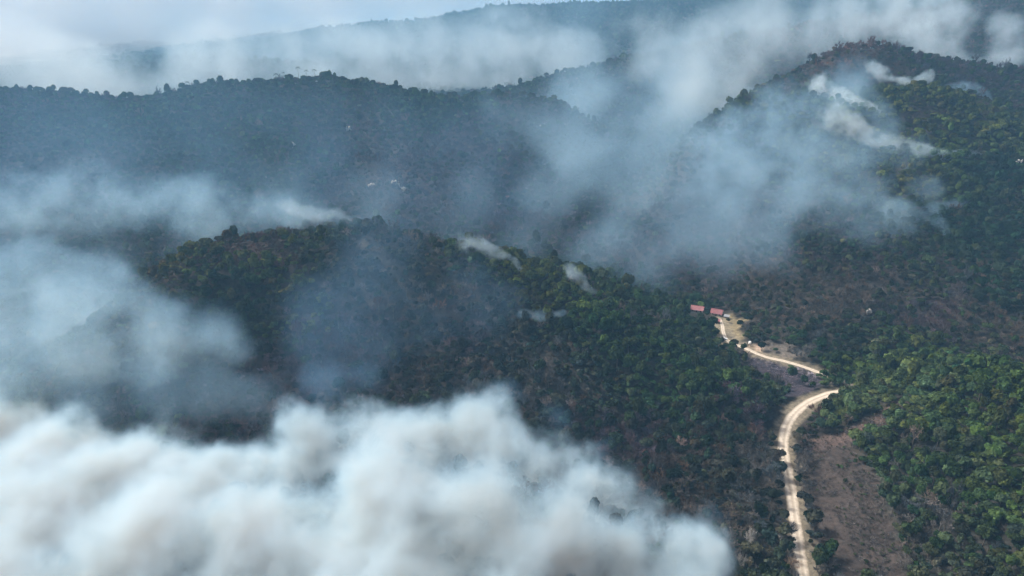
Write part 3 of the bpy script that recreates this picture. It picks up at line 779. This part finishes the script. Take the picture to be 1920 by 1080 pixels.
smoke('smoke_plume', [near(1777,444,8,8), near(1768,430,10,13), near(1750,416,12,22), near(1715,403,15,30), near(1670,392,17,38), near(1700,440,13,28)], 0.026, PALE, 6.0, 0.04, 'bluish smoke at the edge of the dark trees low on the right hill', group=gj, edge=1.1, thr=-0.15, breakup=1.7, seed=15, chain=True, fade=0.6, gain=1.5, slow=1.0)
smoke('smoke_plume', [near(1838,372,7,7), near(1815,376,9,12), near(1785,386,11,18), near(1745,393,13,22)], 0.03, PALE, 4.0, 0.05, 'small smoke streamer against the dark trees of the right hill', group=gj, edge=1.0, thr=-0.15, breakup=1.7, seed=16, chain=True, fade=0.6, gain=1.5, slow=1.0)
smoke('smoke_wisp', [near(1880,212,6,6), near(1862,196,8,8), near(1845,180,10,12), near(1825,168,12,16), near(1790,165,14,18), near(1750,172,14,16)], 0.03, PALE, 4.0, 0.05, 'thin smoke thread descending the right shoulder of the right hill', cat='smoke wisp', edge=1.0, thr=-0.15, breakup=1.7, seed=17, chain=True, fade=0.6, gain=1.5, slow=1.0)
G = [(1150,104,1650,18),(1105,100,1650,36),(1050,105,1660,54),(970,100,1680,70),(880,115,1700,75),(790,120,1700,75),(700,125,1650,75),(620,130,1600,70),(540,130,1500,60),(470,125,1450,60),(410,120,1500,62),(360,110,1600,62)]
smoke('smoke_bank', grow(G, 1.3), 0.0068, WHITE, 26.0, 0.013, 'long bright smoke bank behind the second ridge', cat='smoke bank', edge=1.0, thr=-0.2, breakup=1.7, seed=18, chain=True)
G2 = [(350,175,1130,45),(290,175,1130,45),(230,165,1150,55),(160,150,1200,60),(80,130,1300,75),(-20,120,1300,85)]
smoke('smoke_bank', grow(G2, 1.35), 0.0064, WHITE, 22.0, 0.014, 'bright smoke bank in the saddle behind the left mountain', cat='smoke bank', edge=1.0, thr=-0.3, breakup=1.5, seed=19, chain=True)
H = [(1760,90,1000,45),(1790,40,1050,50),(1730,60,1040,45),(1860,120,960,38),(1905,90,980,45),(1800,125,960,32),(1880,50,1080,34),(1680,20,1150,65),(1620,30,1150,55),(1740,0,1150,55)]
smoke('smoke_plume', grow(H, 1.15), 0.018, WHITE, 12.0, 0.024, 'ragged white smoke behind the right shoulder of the right hill', edge=1.0, thr=-0.2, breakup=1.8, seed=20)
K = [(60,260,780,110),(200,260,780,100),(0,360,680,100),(350,240,800,90),(480,230,820,80),(600,250,800,80),(740,240,800,80),(880,260,780,90),(250,360,680,90),(420,330,700,80),(600,350,680,80),(780,370,660,80),(930,380,660,80)]
smoke('smoke_veil', grow(K, 1.3), 0.0017, BLUE, 24.0, 0.010, 'faint blue smoke veil over the slopes of the left mountain', cat='smoke veil', edge=1.2, thr=-0.7, breakup=0.8, seed=21)
D = [(-150,40,2600,190),(60,40,2700,180),(260,30,2800,160),(450,10,3100,140),(640,-20,3500,120),(830,-40,4000,110),(1000,-60,4200,130),(1200,-70,4400,130),(-100,-160,2800,190),(160,-160,2900,190),(420,-160,3100,180),(680,-150,3500,150),(40,140,2300,90),(200,140,2200,70)]
smoke('smoke_bank', grow(D, 1.25), 0.0024, CREAM, 40.0, 0.0016, 'far cream smoke pall over the plain at the horizon', cat='smoke bank', edge=1.6, thr=-0.6, breakup=0.35, seed=22, soot=0.0)
B2 = [near(60,740,40,90), near(180,740,40,85), near(300,730,40,80), near(400,720,36,70), near(480,740,30,60), near(120,600,40,110), near(300,640,34,80), near(420,610,28,50)]
smoke('smoke_veil', B2, 0.011, PALE, 14.0, 0.022, 'thin smoke veil joining the white plume to the torn smoke above it', cat='smoke veil', edge=1.2, thr=-0.4, breakup=1.4, seed=24)
D2 = [(-60,30,1700,120),(100,20,1700,110),(260,10,1750,105),(420,-5,1800,95),(580,-25,1900,85),(740,-45,2000,75),(60,-90,1750,120),(260,-100,1800,120),(460,-110,1900,110),(660,-120,2000,100)]
smoke('smoke_bank', D2, 0.0030, CREAM, 30.0, 0.005, 'pale cream smoke filling the air above the left end of the mountain', cat='smoke bank', edge=1.5, thr=-0.5, breakup=0.6, seed=26, soot=0.0)
G3 = [(480,80,2300,90),(580,70,2300,90),(700,60,2300,95),(820,50,2300,90),(940,50,2300,80),(380,90,2200,90),(1080,60,2200,80),(260,100,1800,80)]
smoke('smoke_veil', grow(G3, 1.2), 0.0011, PALE, 30.0, 0.008, 'thin pale smoke veil in front of the farthest ridge', cat='smoke veil', edge=1.2, thr=-0.6, breakup=0.9, seed=25)
V = [(360,450,560,60),(480,430,575,60),(600,410,585,60),(720,410,590,60),(840,430,590,60),(960,460,580,60),(1080,490,570,55),(1180,520,545,50),(220,470,560,60),(100,470,560,60),(700,350,640,60),(520,350,640,60),(880,370,650,60),(1020,410,640,60)]
smoke('smoke_veil', grow(V, 1.15), 0.0038, PALE, 18.0, 0.014, 'pale smoke lying in the valley just behind the middle hill', cat='smoke veil', edge=1.3, thr=-0.6, breakup=0.9, seed=23)


# ------------------------------------------------------------------ brush in the clearing
bx = rng.uniform(120, 290, 26000); by = rng.uniform(225, 400, 26000)
ok = inside(field, bx + fbm(bx, by, 14, 51, 2) * 4, by + fbm(bx, by, 14, 53, 2) * 4) & (road_dist(bx, by) > 4.2) & (rng.random(len(bx)) < 0.55 + fbm(bx, by, 12, 91, 3) * 1.3)
bx, by = bx[ok], by[ok]
X, Y = bx, by; Z = height(X, Y); size = rng.lognormal(-0.55, 0.4, len(X)); hs = size * 0.8; rotz = rng.uniform(0, 6.28, len(X))
mixb = rng.random(len(X))[:, None]
tint = (np.array([[0.13, 0.115, 0.11]]) * mixb + np.array([[0.06, 0.055, 0.045]]) * (1 - mixb)) * rng.lognormal(0, .3, (len(X), 1))
half = rng.random(len(X)) < 0.75
scatter('dry_brush', half, first_users(dry_me), 'low dry brush covering the bare clearing')
tint = np.array([[0.05, 0.065, 0.03]]) * rng.lognormal(0, .3, (len(X), 1)); size = size * 0.7; hs = hs * 0.6
scatter('green_brush', ~half, first_users(green_me), 'low green weeds dotting the bare clearing')

bx = rng.uniform(110, 200, 9000); by = rng.uniform(380, 470, 9000)
ok = inside(burnt, bx, by) & (road_dist(bx, by) > 4) & (rng.random(len(bx)) < 0.35 + fbm(bx, by, 9, 95, 3) * 1.6)
X, Y = bx[ok], by[ok]; Z = height(X, Y); size = rng.lognormal(-0.4, 0.4, len(X)); hs = size * 0.5; rotz = rng.uniform(0, 6.28, len(X))
tint = np.array([[0.15, 0.135, 0.155]]) * rng.lognormal(0, .5, (len(X), 1))
scatter('ashen_brush', np.ones(len(X), bool), first_users(dry_me), 'ash grey charred brush on the burnt plot between the tracks')

# ------------------------------------------------------------------ trees that stand out
def lone_tree(px, py, r, h, c, label, kind='green', k=0, trunk=None, cat='tree', back=0):
    g = ground_at(px, py)
    e = bpy.data.objects.new('broadleaf_tree' if kind == 'green' else 'leafless_tree', None); col.objects.link(e)
    e.location = (g[0], g[1] - back, float(height(g[0], g[1] - back))); e.rotation_euler = (0, 0, k * 1.3); e.scale = (r, r, h)
    tag(e, label, cat)
    cr = bpy.data.objects.new('crown', (green_me if kind == 'green' else dry_me)[k % 4]); col.objects.link(cr); cr.parent = e; cr['tint'] = list(c)
    t = bpy.data.objects.new('trunk', trunk or trunk_me[k % 4]); col.objects.link(t); t.parent = e
    return e
lone_tree(1608, 738, 5.4, 4.2, (.085,.11,.035), 'round yellow green tree where the dirt road vanishes behind the bend', k=1)
lone_tree(1606, 752, 5.0, 3.6, (.04,.075,.028), 'rounded green tree just below the yellow green tree at the road bend', k=2)
lone_tree(1571, 726, 3.8, 3.4, (.04,.075,.028), 'green tree closing the gap behind the road bend', k=1)
lone_tree(1592, 728, 4.6, 3.8, (.035,.065,.026), 'green tree hiding the road behind its bend', k=4)
lone_tree(1560, 722, 3.6, 3.4, (.03,.06,.024), 'dark green tree between the two visible stretches of road', k=3)
lone_tree(1545, 712, 3.6, 3.2, (.035,.07,.026), 'green tree at the lower end of the upper track', k=0)
lone_tree(1580, 716, 4.0, 3.4, (.05,.09,.03), 'green tree just behind the road bend', k=4)
lone_tree(1500, 642, 5.0, 4.2, (.022,.05,.024), 'large dark green tree behind the upper track', k=1)
lone_tree(1480, 632, 4.2, 3.6, (.026,.055,.026), 'dark green tree beside a larger one behind the upper track', k=2)
lone_tree(1428, 660, 3.6, 3.4, (.014,.026,.018), 'very dark tree right of the white water tank', k=3)
lone_tree(1374, 662, 3.6, 4.0, (.016,.032,.022), 'tall dark tree left of the track head', k=0)
lone_tree(1318, 612, 2.6, 2.2, (.022,.045,.030), 'dark tree in front of the left red roofed house', k=1)
lone_tree(1326, 596, 2.6, 2.6, (.022,.042,.026), 'dark tree between the two red roofed houses', k=3)
lone_tree(1288, 604, 3.4, 2.6, (.030,.055,.036), 'green tree at the left corner of the left house', k=2)
lone_tree(1332, 628, 3.6, 3.2, (.020,.038,.018), 'dark olive tree left of the yellow yard', k=3)
lone_tree(1365, 606, 1.7, 2.0, (.080,.085,.020), 'small yellow green shrub tree on the right side of the yard', k=0)
lone_tree(1555, 700, 4.6, 3.8, (.06,.115,.04), 'bright green bushy tree beyond the road bend', k=4)
lone_tree(1640, 706, 4.8, 4.0, (.055,.105,.035), 'wide bright green tree at the near end of the valley thicket', k=0)

snag_trunk = trunk_mesh('trunk', 1.6, 0.03, 0.05, 4); snag_trunk.materials.append(M_pale)
lone_tree(1402, 1042, 3.2, 7.0, (.34,.32,.29), 'tall dead tree with white trunk beside the tip of the white plume', 'dry', 1, snag_trunk)
lone_tree(1450, 1030, 3.6, 4.0, (.24,.23,.20), 'pale twiggy dead tree left of the dirt road', 'dry', 2, snag_trunk)
lone_tree(1385, 1078, 3.0, 5.6, (.30,.28,.25), 'pale dead tree at the bottom edge beside the white plume', 'dry', 3, snag_trunk)

# palms on the mountain skyline
def palm_meshes():
    V = []; F = []; off = 0
    for k in range(14):
        a = k * 2.4; el = 0.9 - 1.3 * ((k * 7) % 14) / 14
        p = np.array([0, 0, 0.0]); L = 2.6; pr = None
        for q in range(5):
            t = q / 4; d = np.array([math.cos(a), math.sin(a), 0]) * L * t * math.cos(el) + np.array([0, 0, math.sin(el) * L * t - 1.7 * t * t])
            s_ = np.array([-math.sin(a), math.cos(a), 0]) * 0.34 * (1 - t * 0.8) * (0.5 if q == 0 else 1)
            V += [d - s_ - [0, 0, .1], d, d + s_ - [0, 0, .1]]
            if q:
                b = off + q * 3
                F += [[b-3, b-2, b+1], [b-3, b+1, b], [b-2, b-1, b+2], [b-2, b+2, b+1]]
        off += 15
    return np_mesh('fronds', np.array(V), np.array(F))
palm_me = palm_meshes(); palm_me.materials.append(M_leaf)
pt = bmesh.new(); bmesh.ops.create_cone(pt, segments=8, radius1=0.26, radius2=0.16, depth=1, matrix=Matrix.Translation((0, 0, 0.5))); palm_tr = bpy.data.meshes.new('trunk'); pt.to_mesh(palm_tr); pt.free(); palm_tr.materials.append(M_bark)
def crest(px):
    """the point of the mountain top that stands highest in its direction"""
    d = ray(px, 165); ys = np.arange(900, 1060, 4.0); xs = d[0] * ys / d[1]
    k = int(np.argmax((height(xs, ys) - CAM_H) / ys)); return xs[k], ys[k]
for px, h, sc, lab in ((562, 21, 1.7, 'tall palm highest on the mountain skyline'), (577, 16, 1.5, 'palm just right of the tallest skyline palm'), (592, 15.5, 1.6, 'palm on the skyline at the right of the palm trio'), (520, 15, 2.0, 'bushy palm at the left step of the mountain top'),
                       (534, 16, 1.2, 'slender palm between the bushy one and the tallest'), (313, 16, 1.5, 'lone palm in the saddle against bright smoke'), (352, 14, 1.7, 'palm on the left shoulder of the mountain')):
    x, y = crest(px); e = bpy.data.objects.new('palm_tree', None); col.objects.link(e); e.location = (x, y, float(height(x, y)))
    tag(e, lab, 'palm tree', 'palms on the mountain skyline')
    t = bpy.data.objects.new('trunk', palm_tr); col.objects.link(t); t.parent = e; t.scale = (1, 1, h)
    c = bpy.data.objects.new('fronds', palm_me); col.objects.link(c); c.parent = e; c.location = (0, 0, h - .2); c.scale = (sc,) * 3; c['tint'] = [.015, .026, .016]

# ------------------------------------------------------------------ rock outcrops
M_rock = simple('pale_limestone', (0.42, 0.39, 0.36), 0.95, 0.8, 0.35, bump=0.6)
def rock(px, py, w, h, label, k):
    g = ground_at(px, py)
    bm = bmesh.new(); r = random.Random(k)
    for q in range(6):
        c = Vector((r.uniform(-.7, .7) * w, r.uniform(-.4, .4) * w * .6, r.uniform(-.1, .6) * h)); sx = r.uniform(.22, .5) * w
        M = Matrix.Translation(c) @ Matrix.Rotation(r.uniform(0, 3), 4, 'Z') @ Matrix.Diagonal((sx, sx * .7, h * r.uniform(.4, .75), 1))
        bmesh.ops.create_icosphere(bm, subdivisions=2, radius=1, matrix=M)
    for v in bm.verts:
        v.co += Vector(mn.noise_vector(v.co * 0.45 + Vector((k * 7, 0, 0)))) * 0.9
    me = bpy.data.meshes.new('rock_outcrop'); bm.to_mesh(me); bm.free(); me.materials.append(M_rock)
    o = bpy.data.objects.new('rock_outcrop', me); col.objects.link(o); o.location = (g[0], g[1] - 1.5, g[2] + 2.4)
    tag(o, label, 'rock outcrop', 'pale rock outcrops on the slopes')
for k, (px, py, w, h, lab) in enumerate(((654, 246, 4.2, 4.6, 'pale rock standing on the mountain slope, uppermost of the outcrops'), (549, 277, 4.8, 5.0, 'pale rock on the left part of the mountain slope'), (490, 270, 3.4, 3.2, 'small pale rock left of the bigger slope rock'),
        (697, 354, 4.6, 4.0, 'pale rock low on the mountain, left of the twin rocks'), (742, 352, 4.6, 5.0, 'tall pale rock low on the mountain'), (757, 362, 3.8, 3.6, 'pale rock touching the tall one low on the mountain'), (1020, 240, 6, 2.2, 'low pale rock face seen through the valley smoke'),
        (1906, 312, 3.2, 4.2, 'white rock among dark trees high on the right hill'), (1626, 592, 2.4, 2.8, 'small pale rock in the brown wood on the lower right hill'))):
    rock(px, py, w, h, lab, k + 1)

# ------------------------------------------------------------------ homestead
M_red = simple('red_sheet_roof', (0.25, 0.085, 0.09), 0.6, 0.5, 0.45)
M_rust = simple('dull_red_roof', (0.19, 0.055, 0.06), 0.6, 0.5, 0.45)
M_wall = simple('lime_wash', (0.50, 0.45, 0.38), 0.9, 1.2, 0.15)
M_wood = simple('old_boards', (0.11, 0.075, 0.05), 0.9, 2.5, 0.3)
M_white = simple('white_paint', (0.78, 0.78, 0.76), 0.5, 1.0, 0.06)
M_glass = simple('dark_glass', (0.02, 0.025, 0.03), 0.1)
M_tyre = simple('rubber', (0.02, 0.02, 0.02), 0.9)
def box_mesh(name, x0, x1, y0, y1, z0, z1, m, parent, bevel=0.0):
    bm = bmesh.new(); bmesh.ops.create_cube(bm, size=1, matrix=Matrix.Translation(((x0+x1)/2, (y0+y1)/2, (z0+z1)/2)) @ Matrix.Diagonal((x1-x0, y1-y0, z1-z0, 1)))
    if bevel: bmesh.ops.bevel(bm, geom=bm.edges[:], offset=bevel, segments=2, affect='EDGES')
    me = bpy.data.meshes.new(name); bm.to_mesh(me); bm.free(); return link_mesh(name, me, m, parent)
def corrugated_roof(parent, L, Wd, z0, rise, m, over=0.7):
    hx, hy = L / 2 + over, Wd / 2 + over
    zo = z0 - rise * over / (Wd / 2)
    nx_ = int(L / 0.2) * 2
    for sgn in (-1, 1):
        V = []; xs = np.linspace(-hx, hx, nx_)
        for k, x in enumerate(xs):
            dz = 0.05 * (k % 2)
            for lay in (0.0, -0.06):
                V += [(x, sgn * hy, zo + dz + lay), (x, 0.0 + sgn * 0.012, z0 + rise + dz + lay)]
        F = []
        for k in range(nx_ - 1):
            b = k * 4; n_ = b + 4
            F += [(b, b+1, n_+1, n_), (b+2, n_+2, n_+3, b+3), (b, n_, n_+2, b+2), (b+1, b+3, n_+3, n_+1)]
        F += [(0, 2, 3, 1), (nx_*4-4, nx_*4-3, nx_*4-1, nx_*4-2)]
        me = bpy.data.meshes.new('roof'); me.from_pydata(V, [], F); me.update(); link_mesh('roof', me, m, parent)
    box_mesh('ridge_cap', -hx, hx, -0.18, 0.18, z0 + rise + 0.045, z0 + rise + 0.14, m, parent)
def house(px, py, L, Wd, h, rise, rot, roofm, label):
    g = ground_at(px, py); e = bpy.data.objects.new('house', None); col.objects.link(e)
    e.location = (g[0], g[1], g[2] - 0.15); e.rotation_euler = (0, 0, rot); tag(e, label, 'house', 'red roofed houses of the homestead')
    bm = bmesh.new(); hx, hy = L / 2, Wd / 2
    vs = [bm.verts.new(c) for c in ((-hx,-hy,-.6),(hx,-hy,-.6),(hx,hy,-.6),(-hx,hy,-.6),(-hx,-hy,h),(hx,-hy,h),(hx,hy,h),(-hx,hy,h),(-hx,0,h+rise-.1),(hx,0,h+rise-.1))]
    for f in ((0,1,5,4),(1,2,6,9,5),(2,3,7,6),(3,0,4,8,7),(4,5,9,8),(6,7,8,9),(3,2,1,0)): bm.faces.new([vs[i] for i in f])
    me = bpy.data.meshes.new('wall'); bm.to_mesh(me); bm.free(); link_mesh('wall', me, M_wall, e)
    corrugated_roof(e, L, Wd, h, rise, roofm)
    d = box_mesh('door', -.5, .5, -hy - .05, -hy + .04, 0.1, 2.15, M_wood, e)
    box_mesh('handle', .32, .4, -hy - .1, -hy - .05, 1.0, 1.1, M_glass, d)
    for x in (-L * .33, L * .33):
        w = box_mesh('window', x - .55, x + .55, -hy - .03, -hy + .03, 1.0, 2.0, M_glass, e)
        box_mesh('sill', x - .65, x + .65, -hy - .14, -hy - .03, .9, .99, M_wall, w)
    for sx in (-1, 1):
        w = box_mesh('window', sx * hx - .04, sx * hx + .04, -.5, .5, 1.0, 2.0, M_glass, e)
    for x in (-L * .45, -L * .15, L * .15, L * .45):
        box_mesh('post', x - .07, x + .07, -hy - .62, -hy - .48, -.4, h - .35, M_wood, e)
    return e
house(1307, 584, 8.8, 6.2, 2.7, 2.0, R(-22), M_red, 'left house of the homestead, with a faded pink red roof')
house(1344, 591, 7.8, 6.2, 2.7, 2.1, R(-28), M_rust, 'right house of the homestead, with a deeper red roof beside the yard')
def shed(px, py, L, Wd, h, rot, m, label):
    g = ground_at(px, py); e = bpy.data.objects.new('shed', None); col.objects.link(e)
    e.location = (g[0], g[1], g[2]); e.rotation_euler = (0, 0, rot); tag(e, label, 'shed')
    for sx in (-1, 1):
        for sy in (-1, 1): box_mesh('post', sx*L/2 - .08 - .1*sx, sx*L/2 + .08 - .1*sx, sy*Wd/2 - .08 - .1*sy, sy*Wd/2 + .08 - .1*sy, -.4, h, M_wood, e)
    box_mesh('wall', -L/2 + .2, L/2 - .2, Wd/2 - .12, Wd/2 - .04, -.3, h - .05, M_wood, e)
    V = []; n_ = 24
    for k in range(n_):
        x = -L/2 - .4 + (L + .8) * k / (n_ - 1); dz = .05 * (k % 2)
        V += [(x, -Wd/2 - .5, h + .05 + dz), (x, Wd/2 + .5, h + .65 + dz), (x, -Wd/2 - .5, h - .02 + dz), (x, Wd/2 + .5, h + .58 + dz)]
    F = [f for k in range(n_ - 1) for b in (k*4,) for f in ((b, b+1, b+5, b+4), (b+2, b+6, b+7, b+3), (b, b+4, b+6, b+2), (b+1, b+3, b+7, b+5))]
    me = bpy.data.meshes.new('roof'); me.from_pydata(V, [], F); me.update(); link_mesh('roof', me, m, e)
M_zinc = simple('zinc_sheet', (0.26, 0.27, 0.28), 0.5, 1.0, 0.3)
shed(1362, 598, 3.4, 2.6, 2.2, R(-30), M_zinc, 'small open shed with a pale sheet roof right of the houses')
shed(1344, 606, 4.0, 2.8, 2.0, R(-25), M_red, 'low shed with a red sheet roof in front of the right house')
# white water tank on a stand at the head of the track
g = ground_at(1405, 650); e = bpy.data.objects.new('water_tank', None); col.objects.link(e); e.location = tuple(g)
tag(e, 'white water tank on a wooden stand at the head of the upper track', 'water tank')
for sx in (-.7, .7):
    for sy in (-.7, .7): box_mesh('leg', sx - .08, sx + .08, sy - .08, sy + .08, -.4, 1.9, M_wood, e)
box_mesh('platform', -1, 1, -1, 1, 1.9, 2.02, M_wood, e)
bm = bmesh.new(); prof = [(0.0, 2.02), (.92, 2.02), (1.0, 2.15), (1.0, 2.6), (1.04, 2.65), (1.0, 2.7), (1.0, 3.2), (1.04, 3.25), (1.0, 3.3), (.95, 3.5), (.4, 3.8), (.3, 3.82), (.3, 3.95), (0, 4.0)]; K_ = 20
rings = [[bm.verts.new((r_ * math.cos(a * 2 * math.pi / K_), r_ * math.sin(a * 2 * math.pi / K_), z_)) for a in range(K_)] for r_, z_ in prof[1:-1]]
for a_, b_ in zip(rings[:-1], rings[1:]):
    for k in range(K_): bm.faces.new((a_[k], a_[(k+1) % K_], b_[(k+1) % K_], b_[k]))
bm.faces.new(rings[0][::-1]); bm.faces.new(rings[-1])
me = bpy.data.meshes.new('tank'); bm.to_mesh(me); bm.free(); link_mesh('tank', me, M_white, e)
# parked white pickup at the foot of the yard
g = ground_at(1357, 638); e = bpy.data.objects.new('parked_pickup', None); col.objects.link(e); e.location = tuple(g); e.rotation_euler = (0, 0, R(-25))
tag(e, 'small white pickup parked at the foot of the yellow yard', 'pickup')
bm = bmesh.new()
prof = [(-2.4,.45),(2.35,.45),(2.4,.8),(2.2,1.0),(1.1,1.1),(.55,1.65),(-.55,1.68),(-.7,1.1),(-2.4,1.1)]
lo = [bm.verts.new((x, -.85 if z < 1.3 else -.68, z)) for x, z in prof]; hi = [bm.verts.new((x, .85 if z < 1.3 else .68, z)) for x, z in prof]
for k in range(len(prof)): bm.faces.new((lo[k], lo[(k+1) % 9], hi[(k+1) % 9], hi[k]))
bm.faces.new(lo[::-1]); bm.faces.new(hi)
bmesh.ops.recalc_face_normals(bm, faces=bm.faces[:])
me = bpy.data.meshes.new('body'); bm.to_mesh(me); bm.free(); link_mesh('body', me, M_white, e)
box_mesh('load_bed', -2.3, -.8, -.72, .72, 1.06, 1.108, M_tyre, e)
box_mesh('windscreen', .5, .56, -.6, .6, 1.2, 1.62, M_glass, e).rotation_euler = (0, 0, 0)
for sy in (-1, 1):
    box_mesh('window', -.5, .45, sy * .775 - .02, sy * .775 + .02, 1.18, 1.55, M_glass, e)
    for x in (-1.55, 1.5):
        bm = bmesh.new(); bmesh.ops.create_cone(bm, cap_ends=True, segments=16, radius1=.36, radius2=.36, depth=.24, matrix=Matrix.Translation((x, sy * .78, .36)) @ Matrix.Rotation(math.pi / 2, 4, 'X'))
        me = bpy.data.meshes.new('wheel'); bm.to_mesh(me); bm.free(); link_mesh('wheel', me, M_tyre, e)
